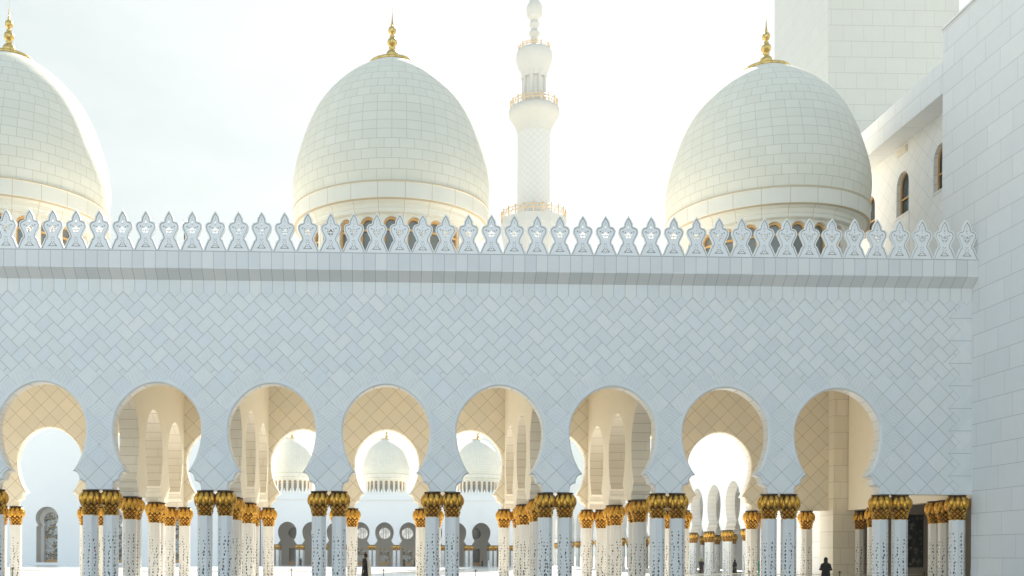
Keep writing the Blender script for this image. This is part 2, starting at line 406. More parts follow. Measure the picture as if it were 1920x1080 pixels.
# ------------------------------------------------------------------ mesh and naming helpers
def tag(o, label=None, cat=None, group=None, kind=None):
    for k, v in (('label', label), ('category', cat), ('group', group), ('kind', kind)):
        if v: o[k] = v
    return o
def empty(name, loc=(0, 0, 0), rz=0.0, parent=None):
    o = bpy.data.objects.new(name, None); COL.objects.link(o); o.location = loc; o.rotation_euler = (0, 0, rz)
    o.empty_display_size = 0.3
    if parent: o.parent = parent
    return o
class MB:
    def __init__(s): s.v = []; s.f = []; s.mi = []; s.sm = []
    def add(s, vs, fs, mi=0, smooth=False):
        b = len(s.v); s.v += [tuple(v) for v in vs]
        for f in fs: s.f.append(tuple(i + b for i in f)); s.mi.append(mi); s.sm.append(smooth)
    def box(s, x0, x1, y0, y1, z0, z1, mi=0):
        s.add([(x0,y0,z0),(x1,y0,z0),(x1,y1,z0),(x0,y1,z0),(x0,y0,z1),(x1,y0,z1),(x1,y1,z1),(x0,y1,z1)],
              [(0,3,2,1),(4,5,6,7),(0,1,5,4),(1,2,6,5),(2,3,7,6),(3,0,4,7)], mi)
    def lathe(s, prof, n=32, cx=0, cy=0, mi=0, smooth=True, a0=0.0, cap=False):
        vs = []; fs = []
        for r, z in prof:
            for k in range(n):
                a = a0 + 2 * PI * k / n; vs.append((cx + r * math.cos(a), cy + r * math.sin(a), z))
        for j in range(len(prof) - 1):
            for k in range(n):
                k2 = (k + 1) % n; fs.append((j*n+k, j*n+k2, (j+1)*n+k2, (j+1)*n+k))
        s.add(vs, fs, mi, smooth)
        if cap:
            s.add([vs[k] for k in range(n)][::-1], [tuple(range(n))], mi); s.add(vs[-n:], [tuple(range(n))], mi)
    def tube(s, pts, r, n=8, mi=0):
        vs = []; fs = []
        for i, p in enumerate(pts):
            p = Vector(p); d = (Vector(pts[min(i+1, len(pts)-1)]) - Vector(pts[max(i-1, 0)])).normalized()
            a = d.cross(Vector((0, 0, 1))); a = a.normalized() if a.length > 1e-3 else Vector((1, 0, 0)); b = d.cross(a)
            rad = r[i] if isinstance(r, (list, tuple)) else r
            for k in range(n):
                t = 2 * PI * k / n; vs.append(p + a * math.cos(t) * rad + b * math.sin(t) * rad)
        for j in range(len(pts) - 1):
            for k in range(n): k2 = (k+1) % n; fs.append((j*n+k, j*n+k2, (j+1)*n+k2, (j+1)*n+k))
        s.add(vs, fs, mi, True); s.add(vs[:n], [tuple(range(n))], mi); s.add(vs[-n:], [tuple(range(n))], mi)
    def poly(s, loops, y0, y1, mi=0, mside=None, fn=None, chamfer=None, back=True):
        """a flat shape in x-z with holes, extruded from y0 (front) to y1"""
        mside = mi if mside is None else mside
        fn = fn or (lambda x, y, z: (x, y, z))
        L3 = [[Vector((p[0], p[1], 0)) for p in lp] for lp in loops]
        tr = tessellate_polygon(L3); flat = [p for lp in loops for p in lp]
        fronts = chamfer or flat
        trf = tessellate_polygon([[Vector((p[0], p[1], 0)) for p in chamfer]]) if chamfer else tr
        s.add([fn(p[0], y0, p[1]) for p in fronts], trf, mi)
        if back: s.add([fn(p[0], y1, p[1]) for p in flat], tr, mi)
        yc = y0
        if chamfer:
            yc = y0 + 0.06; b = 0
            for lp in loops:
                n = len(lp); vs = [fn(*(fronts[b+i][0], y0, fronts[b+i][1])) for i in range(n)] + [fn(lp[i][0], yc, lp[i][1]) for i in range(n)]
                s.add(vs, [(i, (i+1) % n, n + (i+1) % n, n + i) for i in range(n)], mi); b += n
        for lp in loops:
            n = len(lp); vs = [fn(p[0], yc, p[1]) for p in lp] + [fn(p[0], y1, p[1]) for p in lp]
            s.add(vs, [(i, (i+1) % n, n + (i+1) % n, n + i) for i in range(n)], mside)
    def mesh(s, name, mats):
        me = bpy.data.meshes.new(name); me.from_pydata(s.v, [], s.f)
        for mt in (mats if isinstance(mats, (list, tuple)) else [mats]): me.materials.append(mt)
        me.polygons.foreach_set('material_index', s.mi); me.polygons.foreach_set('use_smooth', s.sm)
        bm = bmesh.new(); bm.from_mesh(me); bmesh.ops.remove_doubles(bm, verts=bm.verts, dist=1e-5)
        bmesh.ops.recalc_face_normals(bm, faces=bm.faces); bm.to_mesh(me); bm.free(); me.update()
        return me
    def build(s, name, mats, parent=None, loc=(0, 0, 0), rz=0.0):
        return put(name, s.mesh(name, mats), parent, loc, rz)
def put(name, me, parent=None, loc=(0, 0, 0), rz=0.0, sc=None):
    o = bpy.data.objects.new(name, me); COL.objects.link(o); o.location = loc; o.rotation_euler = (0, 0, rz)
    if sc: o.scale = sc
    if parent: o.parent = parent
    return o

# ------------------------------------------------------------------ arch outline and arcade walls
ZC = 4.39                                             # top of the capitals, foot of the arcade wall
def arch_half(n=22):
    """right half of the keyhole opening from its foot up to the apex: (dx, z)"""
    p = [(1.86, ZC), (1.85, 4.52)]
    def arc(x0, z0, x1, z1, k):                        # quarter round, bulging into the stone
        for i in range(1, k + 1):
            t = PI / 2 * i / k; p.append((x1 + (x0 - x1) * math.cos(t), z0 + (z1 - z0) * math.sin(t)))
    arc(1.85, 4.52, 1.60, 4.78, 5); p.append((1.58, 4.84)); arc(1.58, 4.84, 1.30, 5.17, 6)
    for i in range(1, n):
        t = -math.asin(1.80 / 2.52) + (math.asin(1.80 / 2.52)) * i / n
        p.append((1.86 * math.cos(t), 6.97 + 2.52 * math.sin(t)))
    for i in range(0, n + 1):
        t = PI / 2 * i / n; q = math.cos(t)
        zz = 6.97 + 1.86 * math.sin(t) + 0.09 * max(0, (math.sin(t) - 0.55) / 0.45) ** 2.2
        p.append((1.86 * q, zz))
    return p
AH = arch_half()
def arch_path(c, pitch_scale=1.0):
    """from left foot over the top to the right foot"""
    L = [(c - x * pitch_scale, z) for x, z in AH]; R = [(c + x * pitch_scale, z) for x, z in AH][::-1]
    return L + R[1:]
def arcade_loop(centers, x0, x1, ztop, sc=1.0):
    pts = [(x0, ztop), (x0, ZC)]
    for c in centers: pts += arch_path(c, sc)
    pts += [(x1, ZC), (x1, ztop)]
    return pts
def chamfered(loop, w=0.06):
    out = []; n = len(loop)
    for i, (x, z) in enumerate(loop):
        if x in (loop[0][0], loop[-1][0]) or z <= ZC + 1e-4: out.append((x, z)); continue
        a = Vector(loop[i-1]); b = Vector(loop[(i+1) % n]); d = (b - a)
        if d.length < 1e-6: out.append((x, z)); continue
        d.normalize(); out.append((x - d.y * w, z + d.x * w))
    return out
def arcade_wall(name, centers, x0, x1, ztop, y0, y1, mats, parent, loc=(0, 0, 0), rz=0.0, sc=1.0, cham=True):
    lp = arcade_loop(centers, x0, x1, ztop, sc)
    mb = MB(); mb.poly([lp], y0, y1, 0, 1, chamfer=chamfered(lp) if cham else None)
    return mb.build(name, mats, parent, loc, rz)

# ------------------------------------------------------------------ columns
def capital_mesh():
    mb = MB()
    prof = [(0.265, 0.0), (0.265, 0.06), (0.275, 0.16), (0.295, 0.27), (0.325, 0.37), (0.37, 0.48), (0.40, 0.60), (0.41, 0.72), (0.395, 0.84), (0.34, 0.95), (0.28, 1.02), (0.25, 1.03)]
    mb.lathe([(r_ - 0.015, z_) for r_, z_ in prof], 24, mi=1)
    def R(z):
        for (r0_, z0), (r1_, z1) in zip(prof, prof[1:]):
            if z <= z1: return r0_ + (r1_ - r0_) * (z - z0) / (z1 - z0)
        return prof[-1][0]
    def leaf(a, zb, zt, half, bulge, n=6, tipdown=True):
        # a pointed leaf lying on the bell, tip at zb, broad end at zt
        vs = []; fs = []
        for i in range(n + 1):
            t = i / n; z = zb + (zt - zb) * t
            wd = half * (math.sin(PI * min(1.0, t ** 0.8 * 0.92 + 0.015)) ** 0.75 + 0.12 * t)
            b = bulge * (0.55 + 0.45 * math.sin(PI * min(1, t * 1.1)))
            r = R(z)
            for sgn, dep in ((-1, -0.005), (-0.6, b * 0.55), (0, b), (0.6, b * 0.55), (1, -0.005)):
                aa = a + sgn * wd / r; rr_ = r + dep + (0.045 * (1 - t) ** 2)
                vs.append((rr_ * math.cos(aa), rr_ * math.sin(aa), z))
        for i in range(n):
            for k in range(4): fs.append((i*5+k, i*5+k+1, (i+1)*5+k+1, (i+1)*5+k))
        fs.append((4, 3, 2, 1, 0)); fs.append(tuple(range(n*5, n*5+5)))
        mb.add(vs, fs, 0, True)
    for k in range(9): leaf(2*PI*k/9 + PI/9, 0.50, 1.03, 0.100, 0.080)
    for k in range(9): leaf(2*PI*k/9, 0.40, 0.80, 0.085, 0.060)
    for j, (zb, h) in enumerate(((0.01, 0.13), (0.10, 0.14), (0.19, 0.15), (0.29, 0.15))):
        n = 9
        for k in range(n):
            a = 2*PI*(k + 0.5*(j % 2))/n; hw = 0.066 + 0.009*j
            r = R(zb + h/2)
            c = [(a - hw/r, zb + h*0.45, 0.004), (a, zb, 0.02), (a + hw/r, zb + h*0.45, 0.004), (a, zb + h, 0.03), (a, zb + h*0.6, 0.085)]
            vs = [((R(z)+d)*math.cos(aa), (R(z)+d)*math.sin(aa), z) for aa, z, d in c]
            mb.add(vs, [(0,1,4),(1,2,4),(2,3,4),(3,0,4)], 0)
    mb.lathe([(0.30, -0.03), (0.315, -0.015), (0.30, 0.01)], 24, mi=0)
    mb.lathe([(0.28, 1.0), (0.36, 1.015), (0.36, 1.06), (0.0, 1.06)], 24, mi=2, smooth=False)  # dark top disc stands in for the shadow gap under the wall
    return mb.mesh("capital", [M_GOLD, M_BRONZE, M_DKMETAL])
def shaft_mesh():
    mb = MB()
    R = 0.30 / math.cos(PI / 8); a0 = PI / 8
    mb.lathe([(R*1.25, 0.0), (R*1.25, 0.14), (R*1.12, 0.20), (R*1.08, 0.30), (R, 0.36), (R, 3.31)], 8, smooth=False, a0=a0)
    mb.lathe([(R*0.9, 3.31), (0.0, 3.311)], 8, smooth=False, a0=a0)
    return mb.mesh("column", [M_SHAFT])
ME_CAP, ME_SHAFT = capital_mesh(), shaft_mesh()
def column(x, y, parent, z=0.0):
    o = put("column", ME_SHAFT, parent, (x, y, z))
    o.rotation_euler = (0, 0, PI / 4 * random.randint(0, 7))
    c = put("capital", ME_CAP, o, (0, 0, 3.315)); return o

# ------------------------------------------------------------------ domes
def lerp_profile(P, k=5):                              # Catmull-Rom through the profile
    out = []
    for i in range(len(P) - 1):
        p0, p1, p2, p3 = P[max(i-1, 0)], P[i], P[i+1], P[min(i+2, len(P)-1)]
        for j in range(k):
            t = j / k
            out.append(tuple(0.5*((2*p1[q]) + (-p0[q]+p2[q])*t + (2*p0[q]-5*p1[q]+4*p2[q]-p3[q])*t*t + (-p0[q]+3*p1[q]-3*p2[q]+p3[q])*t**3) for q in (0, 1)))
    out.append(P[-1]); return out
def make_dome_meshes():
    d = {}
    mb = MB()
    shell = lerp_profile([(4.80, 18.78), (4.89, 19.3), (4.93, 20.0), (4.82, 20.9), (4.52, 22.0), (4.12, 23.1), (3.58, 24.10), (2.77, 25.03), (1.92, 25.72), (1.13, 26.20)])
    mb.lathe([(4.84, 18.72)] + shell + [(0.0, 26.21)], 96)
    d['shell'] = mb.mesh("dome", [M_DOME])
    mb = MB()
    mb.lathe([(4.25, 17.42), (4.45, 17.46), (4.47, 17.62), (4.52, 17.66), (4.52, 17.84), (4.68, 17.92), (4.86, 17.96), (4.88, 18.02), (4.88, 18.66), (4.93, 18.70), (4.93, 18.76), (4.80, 18.78)], 96, smooth=False)
    R = 4.25; n = 24; st = 2 * PI * R / n
    def bend(i):
        def fn(x, y, z):
            a = -PI / 2 + 2 * PI * i / n + x / R; r = R - y
            return (r * math.cos(a), r * math.sin(a), z)
        return fn
    hole = [(-0.36, 15.0), (0.36, 15.0), (0.36, 16.95)] + [(0.36 * math.cos(t * PI / 10), 16.95 + 0.38 * math.sin(t * PI / 10)) for t in range(1, 10)] + [(-0.36, 16.95)]
    for i in range(n):
        mb.poly([[(-st/2, 13.4), (0, 13.4), (st/2, 13.4), (st/2, 17.5), (0, 17.5), (-st/2, 17.5)], hole], 0.0, 0.4, 0, 1, fn=bend(i))
    d['drum'] = mb.mesh("drum", [M_DRUM, M_SOFFIT])
    mb = MB()                                           # one window, facing -y, origin at the drum axis
    inn = [(-0.27, 15.08), (0.27, 15.08), (0.27, 16.93)] + [(0.27 * math.cos(t * PI / 10), 16.93 + 0.29 * math.sin(t * PI / 10)) for t in range(1, 10)] + [(-0.27, 16.93)]
    hol = [(x * 0.995, z) for x, z in hole]
    mb.poly([hol, inn], -R + 0.16, -R + 0.26, 0)
    mb.box(-0.27, 0.27, -R + 0.17, -R + 0.24, 16.70, 16.80, 0)
    mb.poly([hole], -R + 0.27, -R + 0.29, 1)
    d['window'] = mb.mesh("window", [M_AMBER, M_GLASS])
    mb = MB()
    mb.lathe([(1.05, 26.15), (1.20, 26.15), (1.24, 26.22), (1.20, 26.31), (0.75, 26.40), (0.4, 26.47), (0.2, 26.52), (0.0, 26.53)], 48)
    d['collar'] = mb.mesh("collar", [M_GOLDFIN])
    P = [(0.14, 26.3), (0.16, 26.42), (0.12, 26.48)]
    def ball(zc, r, sq=1.0): return [(r * math.cos(t), zc + r * sq * math.sin(t)) for t in [(-1.2 + 2.4 * i / 8) for i in range(9)]]
    P += ball(26.82, 0.31, 0.95) + [(0.09, 27.13), (0.17, 27.18), (0.09, 27.23)] + ball(27.47, 0.25) + [(0.07, 27.72), (0.14, 27.76), (0.07, 27.81)] + ball(28.07, 0.20, 1.1) + [(0.05, 28.32), (0.09, 28.36), (0.05, 28.42), (0.03, 28.65), (0.006, 28.95), (0.004, 29.3)]
    mb = MB(); mb.lathe(P, 20)
    d['finial'] = mb.mesh("finial", [M_GOLDFIN])
    return d
DM = make_dome_meshes()
def dome(x, y, parent, dz=0.0, windows=True):
    o = put("dome", DM['shell'], parent, (x, y, dz), rz=-PI/2)
    # children carry the counter rotation so that joints stay on their own axes
    put("drum", DM['drum'], o); put("collar", DM['collar'], o); put("finial", DM['finial'], o)
    for i in range(24):
        if windows or i % 1 == 0: put("window", DM['window'], o, rz=2 * PI * i / 24)
    return o

# ------------------------------------------------------------------ ground
mb = MB()
xs = [-400, -120, -30, 0, 30, 120, 400]; ys = [-400, -60, 0, 17, 40, 150, 400]
zz = lambda y: 0.0 if y < 17 else (-0.5 * min(1, (y - 17) / 133.0))
mb.add([(x, y, zz(y)) for y in ys for x in xs], [(j*7+i, j*7+i+1, (j+1)*7+i+1, (j+1)*7+i) for j in range(6) for i in range(6)])
tag(mb.build("courtyard_floor", [M_FLOOR]), kind="structure")
M_BOUNCE_CUT = plain("bounce_cutting_grey", (0.30, 0.305, 0.30), 0.6, nz=0.1, sc=0.6)  # unseen ground, grey chosen to cut bounce onto the facade and soffit
mb = MB(); mb.box(-200, 25.2, -200, -0.9, -0.3, 0.012)
tag(mb.build("bounce_cutting_floor", [M_BOUNCE_CUT]), kind="structure")  # added out of view to dim the facade from below
mb = MB(); mb.add([(-5000, -5000, -0.62), (5000, -5000, -0.62), (5000, 5000, -0.62), (-5000, 5000, -0.62)], [(0, 1, 2, 3)])
tag(mb.build("ground", [M_SAND]), kind="structure")

# ------------------------------------------------------------------ the near arcade building
G = 15.6
gal = empty("arcade_building")
tag(gal, "shaded pale marble arcade across the foreground with pierced crenellations and three large domes", "arcade building")
XL, XR = -5.5 * S - 0.6, 25.27
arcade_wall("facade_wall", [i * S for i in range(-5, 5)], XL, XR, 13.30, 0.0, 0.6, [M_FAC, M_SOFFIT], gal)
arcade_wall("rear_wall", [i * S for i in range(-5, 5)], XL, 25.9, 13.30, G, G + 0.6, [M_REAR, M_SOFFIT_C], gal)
PC = (G - 0.6) / 3
for k in (-5.5, -2.5, -1.5, 1.5, 2.5):
    # local x runs along +Y of the world, local y runs along -X
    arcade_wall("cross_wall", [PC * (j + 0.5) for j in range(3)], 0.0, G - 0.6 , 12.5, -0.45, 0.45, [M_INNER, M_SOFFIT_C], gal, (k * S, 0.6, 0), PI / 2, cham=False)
mb = MB(); mb.box(26.72, 27.3, 0.6, G - 0.7, ZC, 12.2)
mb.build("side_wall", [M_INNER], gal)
mb = MB(); mb.box(XL, 29.0, 0.6, G, 12.2, 12.5, 1); mb.box(XL, 26.3, 0.62, G - 0.02, 12.5, 13.4, 0)
mb.build("roof", [M_PLASTER, M_CEIL], gal)
# cornice: sloping soffit, fascia, coping
mb = MB()
P = [(0.0, 13.29), (-0.46, 13.67), (-0.46, 14.41), (0.9, 14.41), (0.9, 13.31), (0.0, 13.31)]
a, b = [(XL, y, z) for y, z in P], [(XR - 0.002, y, z) for y, z in P]
mb.add(a + b, [(i, (i+1) % 6, 6 + (i+1) % 6, 6 + i) for i in range(6)] + [tuple(range(6)), tuple(range(11, 5, -1))])
mb.build("cornice", [M_CORN], gal)
# pierced merlons
def merlon_mesh():
    q = 0.972 / 464; c = 0.30
    half = [(232, 40), (222, 72), (205, 110), (188, 150), (172, 190), (160, 222), (148, 240), (132, 248), (124, 262), (126, 290), (140, 330), (160, 372), (182, 410), (198, 450), (206, 490), (202, 525),
            (188, 556), (166, 580), (138, 594), (110, 598), (98, 604), (94, 620), (92, 650), (84, 680), (70, 710), (52, 742), (34, 772), (16, 798), (0, 822)]
    out = [(x * q, z * q) for x, z in half] + [(-x * q, z * q) for x, z in half[-2::-1]]
    full = [(-0.486, 0.0), (0.486, 0.0)] + out
    dia = [(0, 566), (17, 590), (0, 616), (-17, 590)]
    # heart shaped piercing with a bud left standing in it
    heart = [(0, 318), (28, 352), (54, 390), (74, 424), (78, 446), (60, 455), (42, 446), (28, 460), (13, 480), (0, 494)]
    heart = heart + [(-x, z) for x, z in heart[-2:0:-1]]
    def cut(pts): return [(x * q, z * q) for x, z in pts]
    mb = MB()
    mb.poly([full, cut(dia), cut(heart)], -0.05, 0.05, 0)
    # ornament bars inside the heart
    for pts in ([(-78, 428), (78, 428), (60, 410), (-60, 410)], [(-46, 372), (46, 372), (32, 352), (-32, 352)], [(-8, 300), (8, 300), (8, 360), (-8, 360)]):
        mb.poly([cut(pts)], -0.04, 0.04, 0)
    mb.poly([cut([(0, 375), (22, 410), (0, 446), (-22, 410)])], -0.045, 0.045, 0)
    for x_ in (-1, 1): mb.poly([cut([(x_*50, 400), (x_*64, 424), (x_*50, 446), (x_*36, 424)])], -0.045, 0.045, 0)
    # raised rim that follows the outline
    def inset(pts, w):
        r = []
        for i in range(len(pts)):
            a_ = Vector(pts[i-1]) if i else Vector(pts[0]); b_ = Vector(pts[min(i+1, len(pts)-1)]); d_ = (b_ - a_)
            d_ = d_.normalized() if d_.length > 0 else Vector((0, 1)); r.append((pts[i][0] - d_.y * w, pts[i][1] + d_.x * w))
        r[len(pts)//2] = (0, pts[len(pts)//2][1] - w * 2.0); return r
    i0 = inset(out, 0.045); i1 = inset(out, 0.075)
    n = len(out)
    for o1, o2, y in ((out, i0, -0.075),):
        vs = [(p[0], -0.05, p[1]) for p in o1] + [(p[0], y, p[1]) for p in o1] + [(p[0], y, p[1]) for p in o2] + [(p[0], -0.05, p[1]) for p in o2]
        fs = []
        for k in range(3): fs += [(k*n+i, k*n+i+1, (k+1)*n+i+1, (k+1)*n+i) for i in range(n-1)]
        mb.add(vs, fs, 0)
    # line inside the rim, curls, base ornament: carving's shade painted as flat dark shapes
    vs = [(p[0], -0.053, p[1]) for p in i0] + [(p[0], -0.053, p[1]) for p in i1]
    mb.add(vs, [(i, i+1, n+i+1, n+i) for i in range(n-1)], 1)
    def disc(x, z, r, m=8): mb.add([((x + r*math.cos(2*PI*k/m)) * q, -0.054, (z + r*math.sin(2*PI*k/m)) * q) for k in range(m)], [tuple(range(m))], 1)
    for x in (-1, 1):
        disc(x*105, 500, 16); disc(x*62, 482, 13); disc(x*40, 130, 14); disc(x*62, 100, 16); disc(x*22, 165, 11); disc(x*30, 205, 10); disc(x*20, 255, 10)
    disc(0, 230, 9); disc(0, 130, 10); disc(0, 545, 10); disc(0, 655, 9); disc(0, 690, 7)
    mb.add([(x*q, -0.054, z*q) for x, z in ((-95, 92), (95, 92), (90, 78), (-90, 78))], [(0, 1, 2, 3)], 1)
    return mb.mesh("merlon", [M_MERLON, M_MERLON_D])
ME_MER = merlon_mesh()
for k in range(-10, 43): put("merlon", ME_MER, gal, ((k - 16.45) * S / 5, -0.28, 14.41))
# columns
for k in range(-6, 5):
    for s_ in (-0.43, 0.43):
        column((k + 0.5) * S + s_, 0.30, gal); column((k + 0.5) * S + s_, G + 0.30, gal)
column(24.82, 0.30, gal); column(24.66, G + 0.2, gal)
for k in (-5.5, -2.5, -1.5, 1.5, 2.5, 5.5):
    for j in (1, 2):
        for s_ in (-0.43, 0.43): column(k * S if k < 5 else 26.35, 0.6 + PC * j + s_ - (1.2 if k > 5 and j == 1 else 0), gal)
column(27.45, G - 0.5, gal)
for x in (-18.95, 0.18, 19.15): dome(x, 7.8, gal)

# ------------------------------------------------------------------ hall block on the right
hall = empty("prayer_hall", (25.27, 0, 0))
tag(hall, "tall plain marble hall wall at the right edge with arched windows under an eave", "hall")
hl = Vector((25.27, 0, 0))
def hp(mb, name, mats): return mb.build(name, mats, hall, tuple(-hl))
mb = MB(); mb.box(25.27, 46, -70, 0.0, 0, 25.73); mb.box(25.27, 46, 0.0, 2.43, 13.0, 25.73)
mb.box(25.24, 25.27, -70, -0.02, 0, 1.17); mb.box(25.20, 25.30, -70, 2.45, 25.70, 25.78)
hp(mb, "near_wall", [M_WALLR])
# recessed wall with arched openings, local x = world y
def win_loop(c, w, z0, zs, r, n=10): return [(c - w, z0), (c + w, z0), (c + w, zs)] + [(c + w * math.cos(PI*t/n), zs + r * math.sin(PI*t/n)) for t in range(1, n)] + [(c - w, zs)]
wins = [4.65, 8.22, 11.8, 15.4, 19.0, 22.6]
loops = [[(2.43, 13.0), (27.5, 13.0), (27.5, 22.84), (2.43, 22.84)]] + [win_loop(c, 0.62, 19.25, 20.75, 0.72) for c in wins]
mb = MB(); mb.poly(loops, 0.0, 0.5, 0, 1, fn=lambda x, y, z: (26.4 + y, x, z))
for c in wins: mb.box(26.38, 26.40, c - 0.68, c + 0.68, 15.0, 19.16); mb.box(26.34, 26.42, c - 0.7, c + 0.7, 19.16, 19.25)
M_WALLD = Mat("upper_wall_marble", 0.5); _l, _r = diamond_line(M_WALLD, M_WALLD.y, M_WALLD.z, S/5, 0.012); stone_finish(M_WALLD, _l, _r, (0.84, 0.83, 0.80), JOINT, 0.06, 0.35)
hp(mb, "upper_wall", [M_WALLD.m, M_SOFFIT])
mb = MB(); mb.box(25.27, 46, 2.45, 27.6, 22.84, 24.33); hp(mb, "eave", [M_WALLR])
mb = MB(); mb.box(26.4, 46, 16.8, 27.5, 0, 13.0); mb.box(27.2, 46, 2.43, 27.5, 13.0, 13.05); mb.box(27.6, 46, 2.5, 27.4, 13.05, 22.84); hp(mb, "side_wall", [M_WALLR])
def hall_window():
    mb = MB(); o_ = win_loop(0, 0.62, 0, 1.5, 0.72); i_ = win_loop(0, 0.57, 0.06, 1.5, 0.67)
    f = lambda x, y, z: (y, x, z)
    mb.poly([o_, i_], 0.0, 0.08, 0, fn=f); mb.box(0.0, 0.07, -0.57, 0.57, 0.86, 0.93, 0)
    mb.poly([o_], 0.09, 0.12, 1, fn=f)
    return mb.mesh("window", [M_AMBER, M_GLASSB])
ME_HW = hall_window()
for c in wins: put("window", ME_HW, hall, (26.60 - 25.27, c, 19.25))
mb = MB(); mb.box(26.33, 26.40, 7.75, 8.7, 22.35, 22.72, 0)
for k in range(4): mb.box(26.30, 26.33, 7.80, 8.65, 22.40 + k*0.08, 22.44 + k*0.08, 0)
hp(mb, "vent", [M_SOFFIT_C])
mb = MB(); mb.box(25.86, 27.15, 14.95, 16.78, 0, 12.19, 0)
hp(mb, "pilaster", [M_COURSE_X])
mb = MB(); mb.box(27.3, 33.5, 16.2, 16.6, 0, 12.2, 0); mb.box(33.5, 34.0, 0.6, 16.6, 0, 12.2, 0)
mb.box(25.3, 33.5, 0.05, 0.55, 4.5, 12.2)
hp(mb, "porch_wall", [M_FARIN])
mb = MB()
mb.box(30.78, 31.78, 16.12, 16.2, 1.10, 4.22, 0)
dr = hp(mb, "carved_panel", [M_BLACKSTONE])
M = Mat("black_carved_relief", 0.4); nn = M.noise(5.0, 4); M.color(M.mix(nn.ss(0.52, 0.6), (0.012, 0.012, 0.014), (0.16, 0.17, 0.16))); M_REL = M.m
mb = MB(); mb.box(30.88, 31.68, 16.10, 16.12, 1.2, 4.12, 0); o = mb.build("relief", [M_REL], dr)

# ------------------------------------------------------------------ square tower
tw = empty("square_tower", (28.51, 22, 0)); tag(tw, "square white marble tower shaft of large blocks rising behind the right dome", "tower")
mb = MB(); mb.box(28.51, 37.09, 22.0, 31.27, 0, 62)
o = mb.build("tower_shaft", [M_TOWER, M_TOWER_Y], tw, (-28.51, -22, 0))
for p in o.data.polygons:
    if abs(p.normal.x) > 0.5: p.material_index = 1
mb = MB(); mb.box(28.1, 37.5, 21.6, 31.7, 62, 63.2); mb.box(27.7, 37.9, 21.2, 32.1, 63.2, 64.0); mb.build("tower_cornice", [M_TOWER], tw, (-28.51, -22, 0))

# ------------------------------------------------------------------ minaret
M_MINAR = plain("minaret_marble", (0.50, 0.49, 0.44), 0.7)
mn = empty("minaret", (33.1, 190, -0.6)); tag(mn, "slender white round minaret with balconies and lattice shaft between two domes", "minaret")
def mpart(name, prof, mats, n=32, smooth=True, a0=0.0):
    mb = MB(); mb.lathe(prof, n, smooth=smooth, a0=a0); return mb.build(name, mats, mn)
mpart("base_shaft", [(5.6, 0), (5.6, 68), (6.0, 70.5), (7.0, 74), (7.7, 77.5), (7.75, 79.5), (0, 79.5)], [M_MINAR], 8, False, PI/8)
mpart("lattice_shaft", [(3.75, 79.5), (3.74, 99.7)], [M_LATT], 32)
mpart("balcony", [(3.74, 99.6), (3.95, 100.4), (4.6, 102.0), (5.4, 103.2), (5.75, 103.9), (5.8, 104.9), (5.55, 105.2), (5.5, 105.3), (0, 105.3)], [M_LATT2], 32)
def railing(R, z, h, n, name="railing"):
    mb = MB()
    for k in range(n):
        a = 2*PI*k/n; mb.tube([(R*math.cos(a), R*math.sin(a), z), (R*math.cos(a), R*math.sin(a), z + h)], 0.16, 5)
    for zz_ in (0.45, 0.8): 
        pts = [(R*math.cos(2*PI*k/32), R*math.sin(2*PI*k/32), z + h*zz_) for k in range(33)]; mb.tube(pts, 0.13, 4)
    for k in range(n):
        a = 2*PI*(k+.5)/n; mb.tube([(R*math.cos(a-.06), R*math.sin(a-.06), z), (R*math.cos(a+.06), R*math.sin(a+.06), z + h*.8)], 0.09, 4)
    return mb.build(name, [M_BRASSY], mn)
M_BRASSY = plain("weathered_gilt_rail", (0.62, 0.45, 0.25), 0.5)
railing(7.4, 79.5, 2.1, 22); railing(5.4, 105.3, 1.9, 18)
mb = MB(); mb.lathe([(2.35, 105.3), (2.35, 113.6)], 24)
for k in range(8):
    a = 2*PI*k/8 + PI/8; mb.lathe([(0.62, 105.3), (0.62, 106.0), (0.42, 106.3), (0.42, 112.2), (0.62, 112.8), (0.62, 113.6)], 10, 2.45*math.cos(a), 2.45*math.sin(a))
mb.build("lantern_columns", [M_MINAR], mn)
mpart("upper_balcony", [(2.7, 112.4), (2.95, 113.4), (3.7, 115.3), (4.1, 116.6), (4.12, 118.1), (3.9, 118.6), (2.6, 119.2), (1.3, 120.0), (0, 120.0)], [M_MINAR], 32)
railing(3.6, 118.6, 1.3, 10)
mpart("finial", lerp_profile([(0.75, 119.8), (0.7, 121.6), (1.25, 122.9), (0.75, 123.8), (1.2, 125.0), (0.8, 125.9), (1.55, 126.6), (1.85, 128.0), (1.7, 129.2), (1.1, 130.4), (0.5, 131.6), (0.12, 133.0), (0.02, 134.5)]), [M_MINAR], 24)

# ------------------------------------------------------------------ far arcade across the courtyard
FX, FY, FZ = -0.77, 160.0, -0.6
far = empty("arcade_building", (FX, FY, FZ)); tag(far, "distant white arcade with small domes across the bright courtyard, seen through middle arches", "arcade building")
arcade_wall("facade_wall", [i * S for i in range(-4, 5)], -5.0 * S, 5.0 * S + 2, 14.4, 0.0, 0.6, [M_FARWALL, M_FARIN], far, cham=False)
mb = MB(); mb.box(-5*S, 5*S+2, -0.35, 0.0, 13.35, 14.42); mb.build("cornice", [M_FARWALL], far)
loops = [[(-5*S, 0), (5*S+2, 0), (5*S+2, 12.2), (-5*S, 12.2)]]
rear_doors = [i * S for i in range(-4, 5)]
for c in rear_doors:
    loops.append([(c - 1.15, 0.25), (c + 1.15, 0.25), (c + 1.15, 3.9), (c - 1.15, 3.9)])
    loops.append([(c + 1.2*math.cos(PI*2*t/20), 7.0 + 1.2*math.sin(PI*2*t/20)) for t in range(20)])
mb = MB(); mb.poly(loops, 14.0, 14.5, 0); mb.build("rear_wall", [M_FARIN], far)
